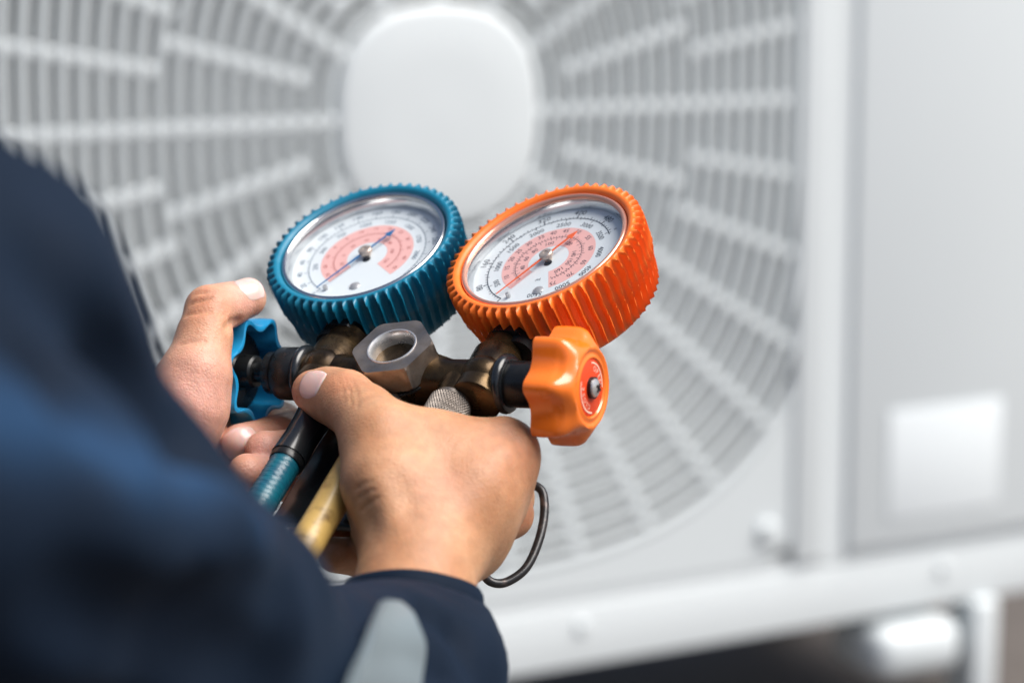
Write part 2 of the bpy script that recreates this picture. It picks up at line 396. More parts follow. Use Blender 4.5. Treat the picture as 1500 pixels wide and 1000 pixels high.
# corner plate of the bay: square with a round opening
n = 96; vs = []; fs = []
for i in range(n):
    t = 2 * math.pi * i / n; c, s_ = math.cos(t), math.sin(t); q = min((GX if c > 0 else -GL) / max(abs(c), 1e-6), (372 if s_ > 0 else -VB) / max(abs(s_), 1e-6)); rr = se(RO + 4, t, 3.0)
    rr = min(rr, q - .5)
    vs += [(rr * c, rr * s_, 2.6), (q * c, q * s_, 2.6), (rr * c, rr * s_, -10)]
for i in range(n):
    j = (i + 1) % n; fs += [(i * 3, i * 3 + 1, j * 3 + 1, j * 3), (i * 3 + 2, i * 3, j * 3, j * 3 + 2)]
MB().add(vs, fs).build('bay_plate', M['grille_white'], ac, smooth=False)
# fan and shroud behind
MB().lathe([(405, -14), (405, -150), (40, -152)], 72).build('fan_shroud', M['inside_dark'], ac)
fan = empty('fan', Matrix.Translation((0, 0, -.050)), ac)
MB().lathe([(0, 30), (50, 26), (62, 10), (62, -50)], 48).build('fan_hub', M['fan_grey'], fan)
def blade():
    vs = []; fs = []; nu, nv = 14, 18
    for side in (0, 1):
        for i in range(nu + 1):
            for j in range(nv + 1):
                u = i / nu; v = j / nv; r = 58 + u * 236; sweep = .35 * u * u
                a = -.15 + sweep + v * (1.0 + .35 * u); z = -42 + 70 * v - 10 * math.sin(v * math.pi) - (2.5 if side else 0)
                vs.append((r * math.cos(a), r * math.sin(a), z))
    N1 = (nu + 1) * (nv + 1)
    for i in range(nu):
        for j in range(nv):
            a = i * (nv + 1) + j; fs.append((a, a + 1, a + nv + 2, a + nv + 1)); fs.append((N1 + a, N1 + a + nv + 1, N1 + a + nv + 2, N1 + a + 1))
    for i in range(nu):
        for j in (0, nv): a = i * (nv + 1) + j; fs.append((a, a + nv + 1, N1 + a + nv + 1, N1 + a))
    for j in range(nv):
        for i in (0, nu): a = i * (nv + 1) + j; fs.append((a, a + 1, N1 + a + 1, N1 + a))
    return MB().add(vs, fs)
b0 = blade().build('fan_blade', M['fan_grey'], fan, angle=60)
b0.rotation_euler = (0, 0, R(-88))
for k in (1, 2):
    c = b0.copy(); COL.objects.link(c); c.parent = fan; c.rotation_euler = (0, 0, R(-88 + 120 * k))

# ================================================================== MANIFOLD (x along the bar, y towards the gauges, z out of the dials; mm)
bx = Vector((.894, -.034, .447)).normalized(); nz_ = Vector((-.263, .761, .593)); nz_ = (nz_ - bx * nz_.dot(bx)).normalized(); yy = nz_.cross(bx)
O = Vector((-40.05, -13.95, -901.2))
Mloc = Matrix(((bx.x, yy.x, nz_.x, O.x / 1000), (bx.y, yy.y, nz_.y, O.y / 1000), (bx.z, yy.z, nz_.z, O.z / 1000), (0, 0, 0, 1)))
MANW = CM @ Mloc
man = empty('gauge_manifold', MANW)
tag(man, 'bronze gauge manifold with blue and orange pressure gauges and hand valves', 'gauge manifold')
def ML(x, y, z):                                  # manifold mm -> survey mm
    return np.array(O + bx * x + yy * y + nz_ * z)
# body
X_ = AX((1, 0, 0)); Y_ = AX((0, 1, 0)); Yn = AX((0, -1, 0))
body = MB()
body.lathe([(0, -43.5), (8.5, -43.2), (9.0, -42), (9.0, -36), (8.6, -34), (8.2, -20), (9.8, -14), (9.8, 14), (8.2, 20), (8.6, 34), (9.0, 36), (9.0, 42), (8.5, 43.2), (0, 43.5)], 40, X_)
body.lathe([(0, -10), (11, -9), (12.6, -5), (12.8, 3), (12.0, 8), (10.5, 10.5), (0, 10.5)], 40)     # boss under the sight glass
for x in (-34, 34):
    body.lathe([(0, -11.4), (8.2, -11.4), (9.6, -10.2), (9.6, 12.5), (8.6, 14.5), (7.8, 15.5), (7.8, 22), (0, 22)], 36, Matrix.Translation((x, 0, 0)) @ Y_)
    body.lathe([(0, -10.6), (3, -10.2), (5.6, -9.0), (7.6, -6.5), (8, -3), (8, 3), (7.6, 6.5), (5.6, 9.0), (3, 10.2), (0, 10.6)], 36, Matrix.Translation((x, 0, 0)))
for x in (-28, 0, 25):
    body.lathe([(8.0, 0), (7.6, 8), (6.6, 12), (6.6, 18), (0, 18)], 32, Matrix.Translation((x, 0, 0)) @ Yn)
body.build('manifold_body', M['bronze'], man, angle=45)
# gauge stem nuts (black hex)
def hexprism(r, z0, z1, ch, m=None, hole=None):
    """hexagonal nut along z with rounded-off corners"""
    n = 96; vs = []; fs = []
    def hr(t): a = (t % (math.pi / 3)) - math.pi / 6; return r * math.cos(math.pi / 6) / math.cos(a)
    zs = [z0, z0 + ch, z1 - ch, z1]
    inn = hole if hole else .01
    rows = [lambda t: inn, lambda t: min(hr(t), r * .955), lambda t: hr(t), lambda t: hr(t), lambda t: min(hr(t), r * .955), lambda t: inn]
    zz = [z0, z0, z0 + ch, z1 - ch, z1, z1]
    for i in range(n):
        t = 2 * math.pi * i / n
        for fn, z in zip(rows, zz):
            rr = fn(t); p = Vector((rr * math.cos(t), rr * math.sin(t), z)); vs.append((m @ p)[:] if m is not None else p[:])
    k = 6
    for i in range(n):
        j = (i + 1) % n
        for q in range(k - (0 if hole else 1)): fs.append((i * k + q, j * k + q, j * k + (q + 1) % k, i * k + (q + 1) % k))
    return vs, fs
for x in (-36, 36):
    g = MB(); g.add(*hexprism(9.5, 20, 31, .8, Matrix.Translation((x, 0, 0)) @ Y_)); g.build('stem_nut', M['black_metal'], man, angle=30)
# sight glass
sg = MB(); sg.add(*hexprism(16.2, 5.5, 16.0, 1.0, Matrix.Rotation(R(12), 4, 'Z'), hole=9.6)); sgn = sg.build('sight_glass_nut', M['nickel'], man, angle=25)
sgr = MB(); sgr.lathe([(9.7, 15.9), (9.5, 16.3), (9.0, 16.3), (8.6, 15.6), (8.2, 14.6), (8.1, 13), (8.1, 5)], 64); sgr.build('sight_glass_rim', M['steel'], sgn)
sgw = MB(); sgw.lathe([(8.2, 6), (6.2, 5.2), (6.0, 4.6), (0.01, 4.6)], 48); sgw.build('sight_glass_seat', mat('brass_seat', (.30, .24, .12), .35, metal=.8, var=(220, (.10, .09, .06), .4, .7)), sgn)
sgl = MB(); sgl.lathe([(8.15, 9.0), (4, 9.2), (.01, 9.25)], 48); sgl.flat('sight_glass_lens', M['lens'], sgn)
sgo = MB(); sgo.lathe([(14.6, 3.2), (15.2, 3.6), (15.2, 4.3), (14.4, 4.6), (10, 4.6), (10, 3.2)], 48, closed=True); sgo.build('washer', M['black_metal'], man)
# valve bonnets, stems, o-rings
def torus(R0, r, n=48, k=16):
    return [(R0 + r * math.cos(2 * math.pi * i / k), r * math.sin(2 * math.pi * i / k)) for i in range(k)]
MB().lathe([(9.6, 44), (10.2, 45), (10.2, 53), (9.4, 54.5), (8.2, 55), (8.2, 58.5), (5.2, 59), (0, 59)], 40, AX((-1, 0, 0))).build('valve_bonnet', M['black_metal'], man, angle=40)
MB().lathe([(8.2, 44), (8.6, 45), (8.6, 53), (8.2, 54), (8.2, 54.6), (8.9, 55), (8.9, 58), (8.2, 59), (5, 59.3), (0, 59.3)], 40, X_).build('valve_bonnet', M['black_metal'], man, angle=40)
for sx in (-1, 1):
    MB().lathe(torus(9.0, 2.2), 56, Matrix.Translation((sx * 42.8, 0, 0)) @ X_, closed=True).build('seal_ring', M['black_rubber'], man)
    MB().lathe([(0, 54), (4, 54), (4, 78), (0, 78)], 24, AX((sx, 0, 0))).build('valve_stem', M['black_metal'], man)
# knurled cap on the right hand port
kn = MB()
def knr(r, z, t):
    if r < 7.5: return r
    u = t * 46 / (2 * math.pi); a = abs(((u + z * .55) % 1) - .5); b_ = abs(((u - z * .55) % 1) - .5); return r + .75 * min(a, b_) * 2
zz = np.linspace(13, 35, 66)
kn.lathe([(6, 10.5), (7.2, 11), (7.3, 12.6), (6.9, 12.8)] + [(7.6, z) for z in zz] + [(7, 35.4), (0, 35.5)], 368, Matrix.Translation((25, 0, 0)) @ Yn, rfun=knr)
kn.build('knurled_cap', mat('knurl_metal', (.20, .175, .155), .45, metal=.9), man, angle=60)
# star hand wheels: closed face at z=17, hollow from z=0
def wheel(parent, matl, m, phase):
    n = 168; lob = 7
    def rad(t, z): return 19.4 + 2.3 * math.cos(lob * (t + phase)) + .35 * math.cos(2 * lob * (t + phase))
    outer = [(-.0, 0), (.15, .8), (.25, 4), (.1, 8.6), (-.15, 10.2), (-.7, 11.5)]
    rows = []
    for off, z in outer: rows.append((lambda t, off=off, z=z: rad(t, z) + off, z))
    rows += [(lambda t, f=f: 14.6 + (rad(t, 0) - 14.6) * f, z) for f, z in ((.80, 12.7), (.62, 13.8), (.40, 15.1), (.18, 16.3), (0, 17.0))] + [(lambda t: 13.7, 17.0)]
    rows += [(lambda t: 13.1, 16.4), (lambda t: 12.3, 16.3), (lambda t: 11.6, 16.9), (lambda t: 10.9, 17.0), (lambda t: 10.3, 16.2), (lambda t: .01, 16.2)]
    inner = [(-1.9, 0), (-2.0, 1), (-2.1, 12), (-3.0, 13.6)]
    pre = [(lambda t: .01, 13.8)] + [(lambda t, o=o: rad(t, 0) + o, z) for o, z in reversed(inner)] + [(lambda t: rad(t, 0) - 1.0, -.35)]
    rows = pre + rows; k = len(rows); vs = []; fs = []
    for i in range(n):
        t = 2 * math.pi * i / n
        for fn, z in rows: r = fn(t); vs.append((m @ Vector((r * math.cos(t), r * math.sin(t), z)))[:])
    for i in range(n):
        j = (i + 1) % n
        for q in range(k - 1): fs.append((i * k + q, j * k + q, j * k + q + 1, i * k + q + 1))
    mb_ = MB().add(vs, fs)
    o = mb_.build('valve_wheel', matl, parent, angle=50)
    MB().lathe([(16.2, 13.2), (15.5, 9.5), (7.5, 9.0), (6.6, 8), (6.4, 2), (5.6, 1.2), (0, 1.2)], 48, m).build('dark_wheel_core', M['black_metal'], o)  # black boss; its wide floor disc is added to darken the hollow
    return o
WO = Matrix.Translation((60, 0, 0)) @ X_ ; WB = Matrix.Translation((-63.5, 0, 0)) @ AX((-1, 0, 0))
wo = wheel(man, M['orange_plastic'], WO, .25); tag(wo, 'orange star shaped valve wheel')
wb = wheel(man, M['blue_plastic'], WB, .0); tag(wb, 'light blue star shaped valve wheel')
MB().lathe([(0, 16.6), (9.9, 16.6), (10.2, 16.4), (10.2, 16.1)], 48, WO).build('wheel_disc', M['orange_disc'], wo)
MB().lathe([(0, 19.6), (1.6, 19.4), (3.2, 18.6), (3.6, 17.4), (3.6, 16.5)], 32, WO).build('wheel_screw', M['steel'], wo)
sk = MB()
for ang in (0, 90): sk.box((-1.7, -.45, 19.1), (1.7, .45, 19.75), WO @ Matrix.Rotation(R(ang + 20), 4, 'Z'))
sk.build('screw_slot', M['black_metal'], wo)

def text_verts(body, size, m):
    """flat lettering as vertices and faces (centred), transformed by m"""
    c = bpy.data.curves.new('t', 'FONT'); c.body = body; c.size = size; c.align_x = 'CENTER'; c.align_y = 'CENTER'; c.resolution_u = 2
    o = bpy.data.objects.new('t', c); me = o.to_mesh()
    vs = [(m @ v.co)[:] for v in me.vertices]; fs = [tuple(p.vertices) for p in me.polygons]
    o.to_mesh_clear(); bpy.data.objects.remove(o); bpy.data.curves.remove(c); return vs, fs
def arc(mb, r0, r1, a0, a1, z, n=60, m=None):
    vs = []; fs = []
    for i in range(n + 1):
        a = R(a0 + (a1 - a0) * i / n)
        for r in (r0, r1): p = Vector((r * math.sin(a), r * math.cos(a), z)); vs.append((m @ p)[:] if m is not None else p[:])
    for i in range(n): fs.append((2 * i, 2 * i + 1, 2 * i + 3, 2 * i + 2))
    mb.add(vs, fs)
def tick(mb, ang, r0, r1, wd, z):
    a = R(ang); u = Vector((math.sin(a), math.cos(a), 0)); v = Vector((math.cos(a), -math.sin(a), 0))
    mb.add([(u * r + v * w_ + Vector((0, 0, z)))[:] for r, w_ in ((r0, -wd / 2), (r0, wd / 2), (r1, wd / 2), (r1, -wd / 2))], [(0, 1, 2, 3)])
def num(mb, s, ang, r, size, z, sx=.95):
    mb.add(*text_verts(s, size, Matrix.Translation((r * math.sin(R(ang)), r * math.cos(R(ang)), z)) @ Matrix.Rotation(R(-ang), 4, 'Z') @ Matrix.Diagonal((sx, 1, 1, 1))))
# OPEN / CLOSE ring on the orange wheel
wp = MB()
def wletter(ch, ang, r, size): 
    wp.add(*text_verts(ch, size, WO @ Matrix.Translation((r * math.sin(R(ang)), r * math.cos(R(ang)), 16.75)) @ Matrix.Rotation(R(-ang), 4, 'Z')))
MZ = WO.to_3x3().inverted() @ Vector((0, 0, 1)); A0 = math.degrees(math.atan2(MZ.x, MZ.y))     # where the dials' side of the wheel is
for i, ch in enumerate('OPEN'): wletter(ch, A0 + 58 + 19 * i, 7.0, 2.9)
for i, ch in enumerate('CLOSE'): wletter(ch, A0 - 124 + 18 * i, 7.0, 2.7)
arc(wp, 8.7, 9.3, A0 + 35, A0 + 130, 16.75, m=WO); arc(wp, 8.7, 9.3, A0 - 145, A0 - 35, 16.75, m=WO)
wp.build('wheel_lettering', M['white_print'], wo, smooth=False)

# gauges
def gauge(x, rotdeg, rubber, bezel_mat, needle_mat, which):
    g = empty('pressure_gauge', Matrix.Translation((x / 1000, .060, 0)) @ Matrix.Rotation(R(rotdeg), 4, 'Y'), man)
    tag(g, 'pressure gauge in a ribbed %s rubber boot' % which)
    NR = 56; n = NR * 12
    def rib(t, z):
        u = (t * NR / (2 * math.pi) + z * .008 + .05 * math.sin(z * .42)) % 1
        s_ = u / .20 if u < .20 else max(0, 1 - (u - .20) / .30)      # steep rise, slower fall
        return s_ * s_ * (3 - 2 * s_)
    def amp(z):
        if z > 13.2: return 0 if z > 16.7 else (2.5 if z > 16 else 2.9)
        if z < -13: return 1.2 * max(0, (z + 15.5) / 2.5)
        return 2.9
    prof = [(33.9, 11.5), (34.0, 14.6), (34.4, 15.9), (35.2, 16.6), (36.2, 16.8), (36.7, 16.75), (36.9, 16.4), (37.1, 15.2), (37.2, 14.2), (37.2, 13.2)]
    prof += [(37.2 - .05 * (12 - z), z) for z in np.linspace(12, 2.5, 9)] + [(36.3, 1.2), (35.7, -.2)] + [(35.7 - .17 * (-.2 - z), z) for z in np.linspace(-1.5, -12.5, 10)] + [(33.4, -13.6), (32.8, -14.8), (32, -15.6), (30.5, -16), (8, -16)]
    vs = []; fs = []; k = len(prof)
    for i in range(n):
        t = 2 * math.pi * i / n
        for q, (r, z) in enumerate(prof):
            rr = r + (amp(z) * rib(t, z) if 6 <= q < k - 3 else 0); vs.append((rr * math.cos(t), rr * math.sin(t), z))
    for i in range(n):
        j = (i + 1) % n
        for q in range(k - 1): fs.append((i * k + q, i * k + q + 1, j * k + q + 1, j * k + q)[::-1])
    MB().add(vs, fs).build('rubber_boot', rubber, g, angle=70)
    MB().lathe([(33.9, 13.5), (33.8, 15.2), (33.2, 15.9), (32.4, 15.9), (31.9, 15.3), (31.6, 14.6), (31.7, 14.2)], 96).build('bezel', bezel_mat, g, angle=60)
    MB().lathe([(31.8, 14.3), (31.2, 13.0), (31.0, 10.2)], 96).build('bezel_wall', bezel_mat if which == 'blue' else M['chrome_wall'], g)
    MB().lathe([(31.6, 10.0), (.01, 10.0)], 96).build('dial_face', M['dial_white'], g)
    MB().lathe([(31.75, 14.5), (29.5, 14.75), (15, 15.2), (.01, 15.35)], 96).flat('lens', M['lens'], g)
    zp = 10.05
    band = MB(); p1 = MB(); p2 = MB()
    if which == 'orange':
        arc(band, 8.3, 19.2, -150, 158, zp, 90)
        arc(p1, 24.85, 25.2, -152, 60, zp + .03, 90)
        for i in range(0, 54):
            a = -152 + 31.6 * i / 8
            if a > 62: break
            big = i % 8 == 0; mid = i % 4 == 0; tick(p1, a, 25, 26.9 if big else (26.4 if mid else 25.9), .48 if big else .30, zp + .03)
        for i in range(-1, 22):
            a = -155 + 30.2 * i / 2
            if -153 < a < 60: tick(p1, a, 23.4 if i % 2 == 0 else 24.2, 25, .28, zp + .03)
        for i, s_ in enumerate(('0', '80', '160', '240', '320', '400', '480')): num(p1, s_, -152 + 31.6 * i, 28.4, 3.9, zp + .03)
        num(p1, '*', 56, 27.3, 3, zp + .03)
        for i, s_ in enumerate(('500', '1000', '1500', '2000', '2500', '3000', '3500', '4000', '4500', '5000', '5500')): num(p1, s_, -125 + 30.0 * i - (2 if i > 8 else 0), 21.5, 3.3, zp + .03)
        for s_, a in (('10', -122), ('15', -101), ('20', -83), ('25', -67), ('30', -50), ('35', -32), ('40', -15), ('45', 3), ('50', 23), ('55', 48), ('60', 74), ('65', 103), ('70', 128), ('75', 152)): num(p2, s_, a, 17.2, 3.0, zp + .05)
        for s_, a in (('40', -112), ('60', -82), ('80', -54), ('100', -20), ('120', 30), ('140', 78), ('150', 104), ('160', 134)): num(p2, s_, a, 10.4, 2.8, zp + .05)
        arc(p2, 13.5, 13.68, -145, 152, zp + .05, 80)
        for i in range(60):
            a = -143 + i * 5; tick(p2, a, 13.5, 15.2 if i % 5 == 0 else 14.5, .24, zp + .05)
            if i % 2: tick(p2, a + 1.5, 12.4 if i % 3 else 11.9, 13.5, .2, zp + .05)
        num(p2, 'psi', 178, 12.5, 2.0, zp + .05)
        ang = 31.0
    else:
        arc(band, 8.3, 19.2, -152, 126, zp, 90)
        arc(p1, 24.0, 24.25, -152, 118, zp + .03, 90)
        for i in range(0, 66):
            a = -152 + 17 * i / 4
            if a > 120: break
            tick(p1, a, 24.1, 26 if i % 4 == 0 else 25.0, .3 if i % 4 == 0 else .2, zp + .03)
        for i in range(0, 14): num(p1, str(20 * i), -152 + 17 * i, 27.8, 3.3, zp + .03)
        for i, s_ in enumerate(('250', '500', '750', '1000', '1250', '1500', '1750', '2000')): num(p1, s_, -112 + 28.5 * i, 21.3, 2.9, zp + .03)
        for i, s_ in enumerate(('-30', '-20', '-10', '0', '5', '10', '15', '20', '25', '30', '35', '40', '45')): num(p2, s_, -138 + 21 * i, 17.2, 2.3, zp + .05)
        for i, s_ in enumerate(('-20', '0', '20', '40', '60', '80', '100', '120')): num(p2, s_, -125 + 33 * i, 10.4, 2.2, zp + .05)
        arc(p2, 13.6, 13.8, -148, 122, zp + .05, 80)
        for i in range(55): a = -146 + i * 4.9; tick(p2, a, 13.7, 15.2 if i % 5 == 0 else 14.6, .22, zp + .05)
        num(p1, '400', 150, 27, 2.4, zp + .03)
        ang = 26.5
    band.build('dial_band', M['print_pink'], g, smooth=False)
    p1.build('dial_scale', M['print_black'] if which == 'orange' else M['print_navy'], g, smooth=False)
    p2.build('band_scale', M['print_darkred'] if which == 'blue' else M['print_black'], g, smooth=False)
    # needle: thin long end at zero, arrow counterweight
    nd = MB(); mr = Matrix.Rotation(R(-ang), 4, 'Z')
    def prism(pts, z0, z1):
        k = len(pts); vv = [(mr @ Vector((x_, y_, z)))[:] for z in (z0, z1) for x_, y_ in pts]
        nd.add(vv, [tuple(range(k - 1, -1, -1)), tuple(range(k, 2 * k))] + [(i, (i + 1) % k, k + (i + 1) % k, k + i) for i in range(k)])
    prism([(-.45, -8), (.45, -8), (.34, 11.5), (1.6, 11.6), (0, 15.8), (-1.6, 11.6), (-.34, 11.5)], 12.0, 12.35)
    prism([(-.13, -25.5), (.13, -25.5), (.4, -8), (-.4, -8)], 12.0, 12.3)
    nd.build('needle', needle_mat, g, angle=20)
    MB().lathe([(0, 13.2), (.9, 13.25), (1.0, 13.5), (2.2, 13.5), (2.7, 13.1), (2.8, 11.9), (1.6, 11.8), (1.6, 10)], 32).build('needle_hub', mat('hub_brass', (.50, .42, .36), .4, metal=.55), g, angle=35)
    MB().lathe([(0, 10.9), (1.6, 10.7), (2.3, 10.2), (2.3, 10)], 24, Matrix.Translation((3.2, -19.0, 0))).build('dial_screw', M['pin_metal'], g)
    MB().lathe([(0, 12.2), (.7, 12), (.9, 11.6), (.9, 10)], 20, Matrix.Translation((-8.5, -21.5, 0))).build('stop_pin', M['pin_metal'], g)
    MB().lathe([(1.7, 10.12), (.01, 10.12)], 24, Matrix.Translation((.8, -2.4, 0))).build('dial_dark_disc', M['black_metal'], g)  # flat black disc on the dial beside the needle hub
    # stem into the boot
    MB().lathe([(6, 0), (6, 9), (0, 9)], 24, Matrix.Translation((0, -34, 0)) @ Yn).build('gauge_stem', M['black_metal'], g)
    return g
orange_bezel = mat('orange_bezel', (.75, .38, .28), .2, metal=.6, rvar=(150, .05))
gauge(-40.3, 0, M['blue_rubber'], M['chrome_wall'], M['needle_blue'], 'blue')
gauge(40.3, -7, M['orange_rubber'], orange_bezel, M['needle_orange'], 'orange')
MB().box((-30, -66, -16), (30, 6, -11), bev=2).build('backdrop_plate', M['black_rubber'], man)  # black plate added as a dark backdrop behind the hose ports
# hanging hook
MI = np.linalg.inv(np.array([[bx.x, yy.x, nz_.x], [bx.y, yy.y, nz_.y], [bx.z, yy.z, nz_.z]]))
def to_man(p): return MI @ (np.asarray(p) - np.array(O))
hk = [to_man(J(*p)) for p in ((705, 575, 905), (715, 620, 925), (735, 680, 935), (757, 704, 932), (780, 709, 928), (795, 722, 926), (797, 755, 922), (788, 795, 916), (770, 832, 910), (742, 852, 906), (720, 852, 904), (710, 838, 904), (722, 812, 908), (742, 785, 912), (752, 768, 916))]
MB().tube(spline(hk, 10), 1.75, 14).build('hanging_hook', M['hook'], man)

# ================================================================== HOSES
def hose(name, label, pts, r, matl, ferr, ribbed):
    h_ = empty(name); tag(h_, label, 'hose', 'refrigerant hoses on the manifold')
    P_ = [Vector(toworld(p)) * 1000 for p in pts]; sp = spline(P_, 40)
    def rf(i, a): return 1 + .022 * math.sin(i * 1.9 + 1.6 * math.sin(a * 2 + i * .17)) + .02 * math.sin(a * 4 + i * .9) + .012 * math.sin(a * 9 - i * 1.3)
    MB().tube(sp, r, 20, rfun=rf if ribbed else None).build('hose_tube', matl, h_, angle=80)
    F_ = [Vector(toworld(p)) * 1000 for p in ferr[0]]; fs_ = spline(F_, 6)
    rr = np.interp(np.linspace(0, 1, len(fs_)), np.linspace(0, 1, len(ferr[1])), ferr[1])
    MB().tube(fs_, list(rr), 28).build('hose_coupling', M['black_rubber'], h_, angle=40)
    return h_, sp
def line_y(x, ys, z=0): return [ML(x, -y, z) for y in ys]
bh, bsp = hose('blue_hose', 'blue refrigerant hose with a black coupling on the left port', line_y(-28, (44, 58, 72, 90)) + [ML(-32, -125, -6), ML(-45, -190, -50), ML(-60, -300, -170)], 5.8, M['hose_blue'], (line_y(-28, (15, 20, 28, 36, 46)), (7.2, 7.4, 6.6, 6.4, 6.9)), True)
a_ = Vector(toworld(ML(-28, -46, 0))) * 1000; b_ = Vector(toworld(ML(-28, -49, 0))) * 1000
MB().tube([a_, a_.lerp(b_, .5), b_], [6.5, 6.7, 6.3], 28).build('hose_ferrule', M['black_metal'], bh)
hose('yellow_hose', 'well-used yellow refrigerant hose on the middle port', line_y(0, (47, 49, 60, 75, 92)) + [ML(-4, -125, -5), ML(-12, -190, -50), ML(-25, -300, -170)], 6.2, M['hose_yellow'], (line_y(0, (15, 20, 30, 40, 49)), (7.2, 7.4, 6.6, 6.2, 5.6)), False)

# ================================================================== PERSON
person = empty('person'); tag(person, 'technician in a navy work jacket holding the gauge manifold with both hands', 'person')
HH = .85
flush = []; pale = []
# --- right hand
FR = Field(J(395, 1000, 800) + np.array((-5, -25, -160)), J(800, 535, 900) + np.array((14, 14, 175)), HH)
def cs(f, pts, k=4.0, sq=None): f.chain([(J(*p[:3]), p[3]) for p in pts], k, sq)
cs(FR, [(572, 1080, 762, 20), (601, 885, 830, 18.6), (612, 835, 840, 18.6), (628, 785, 851, 19)], 8)
cs(FR, [(625, 790, 850, 17), (690, 720, 858, 14), (740, 662, 870, 11.3)], 9)     # index ray
cs(FR, [(632, 795, 852, 17), (690, 745, 862, 13.5), (735, 700, 872, 10.8)], 9)   # middle
cs(FR, [(635, 805, 856, 16), (690, 770, 868, 12.5), (728, 735, 878, 10.2)], 9)   # ring
cs(FR, [(632, 815, 860, 14), (680, 795, 872, 11.5), (712, 765, 884, 9.3)], 9)    # little
cs(FR, [(602, 780, 848, 16), (565, 705, 852, 14), (559, 645, 862, 12.5)], 9)     # thumb metacarpal
cs(FR, [(559, 645, 862, 12.5), (534, 609, 874, 10.8), (505, 586, 884, 10.3), (482, 578, 891, 9.2), (459, 573, 897, 8.0)], 5)
cs(FR, [(562, 648, 864, 12.5), (640, 668, 868, 14.5), (728, 668, 872, 10.8)], 10)   # web and first dorsal muscle
cs(FR, [(600, 720, 856, 16), (690, 700, 866, 13)], 10)
# fingers behind
cs(FR, [(740, 662, 874, 10.8), (735, 650, 905, 9.5), (690, 655, 930, 9.0), (610, 675, 935, 8.3), (545, 690, 925, 7.8)], 4)
cs(FR, [(735, 700, 876, 10.4), (740, 690, 908, 9.3), (690, 705, 932, 9.0), (600, 728, 930, 8.4), (500, 738, 912, 8.0), (462, 733, 898, 7.2)], 4)
cs(FR, [(728, 735, 880, 9.8), (745, 730, 905, 8.8), (700, 755, 925, 8.6), (600, 778, 918, 8.2), (500, 778, 898, 7.8), (452, 772, 886, 7.2)], 4)
cs(FR, [(712, 765, 884, 9), (748, 755, 894, 7.6), (720, 780, 908, 7.6), (630, 808, 905, 7.6), (540, 818, 886, 7.2), (492, 812, 876, 6.6)], 4)
# palm heel
cs(FR, [(585, 800, 862, 15), (570, 740, 872, 14), (585, 690, 880, 11)], 8)
# tendons, wrist folds, joint creases
for p in (((628, 800, 834), (735, 672, 857)), ((640, 805, 836), (733, 700, 861)), ((600, 820, 828), (556, 712, 838)), ((655, 800, 842), (728, 735, 867))):
    FR.cone(J(*p[0]), 2.6, J(*p[1]), 2.2, 7)
def on_surface(Fd, px, py, d0=760, d1=1000):
    for d in np.arange(d0, d1, .4):
        i = np.round((J(px, py, d) - Fd.lo) / Fd.h).astype(int)
        if (i >= 0).all() and (i < Fd.n).all() and Fd.F[tuple(i)] < 0: return J(px, py, d)
    return None
def crease(Fd, pts, r=.7, k=1.8):
    q = [on_surface(Fd, *p) for p in pts]; q = [p for p in q if p is not None]
    for a, b in zip(q[:-1], q[1:]): Fd.cone(a + np.array((0, 0, .15)), r, b + np.array((0, 0, .15)), r, k, sub=True)
for p in (((521, 716), (533, 708), (546, 704)), ((524, 731), (537, 721), (551, 716)), ((529, 748), (541, 737), (555, 729))): crease(FR, p, .12, 1.2)
for p in (((497, 556), (503, 572), (505, 590)), ((506, 554), (513, 572), (515, 592)), ((515, 557), (522, 574), (524, 596))): crease(FR, p, .12, 1.1)
VR, QR = FR.mesh()
# --- left hand
FL = Field(J(160, 700, 950) + np.array((-25, -40, -60)), J(520, 400, 950) + np.array((15, 12, 95)), HH)
cs(FL, [(130, 760, 880, 19), (205, 650, 915, 19), (262, 620, 930, 19)], 10)
cs(FL, [(250, 630, 900, 18), (272, 590, 900, 15), (288, 545, 900, 12)], 8)       # thenar and thumb metacarpal
cs(FL, [(288, 545, 900, 12), (299, 495, 906, 9.6), (307, 454, 912, 8.8)], 5)
cs(FL, [(307, 454, 912, 8.8), (330, 448, 918, 8.1), (361, 437, 924, 7.6)], 3.5)
cs(FL, [(250, 625, 925, 19), (272, 590, 955, 15), (300, 550, 985, 12)], 8)           # palm and index knuckle
cs(FL, [(255, 640, 945, 17), (290, 640, 965, 15), (300, 620, 985, 12)], 8)
# fingers: away behind the wheel, then curled back towards the thumb
cs(FL, [(300, 550, 985, 12), (345, 590, 992, 9.5), (410, 622, 972, 9), (432, 634, 945, 8.6), (415, 640, 930, 8.2)], 3)
cs(FL, [(432, 634, 945, 8.4), (400, 641, 930, 8), (352, 648, 920, 7.3)], 2.5)
cs(FL, [(285, 600, 990, 11), (360, 640, 985, 9), (440, 660, 955, 8.8), (445, 664, 930, 8.6)], 3)
cs(FL, [(445, 664, 930, 8.4), (420, 662, 916, 8.2), (388, 660, 909, 7.6)], 1.6)
cs(FL, [(300, 640, 985, 10), (370, 680, 970, 9), (435, 705, 935, 8.4), (432, 706, 915, 8.2)], 3)
cs(FL, [(432, 706, 915, 8), (400, 700, 905, 7.8), (362, 692, 898, 7.2)], 1.6)
for p in (((279, 446), (293, 441), (308, 437)), ((273, 462), (290, 458), (308, 455)), ((286, 431), (298, 428), (312, 427)), ((264, 505), (282, 500), (300, 500))): crease(FL, p, .3, 1.6)
crease(FL, ((332, 480), (340, 473), (349, 470)), .8, 2.5)
VL, QL = FL.mesh()
V = np.concatenate([VR, VL]); Q = np.concatenate([QR, QL + len(VR)])
def near(V, pts):
    out = np.zeros(len(V))
    for p, r in pts: out = np.maximum(out, np.exp(-((V - p) ** 2).sum(1) / (r * r)))
    return out
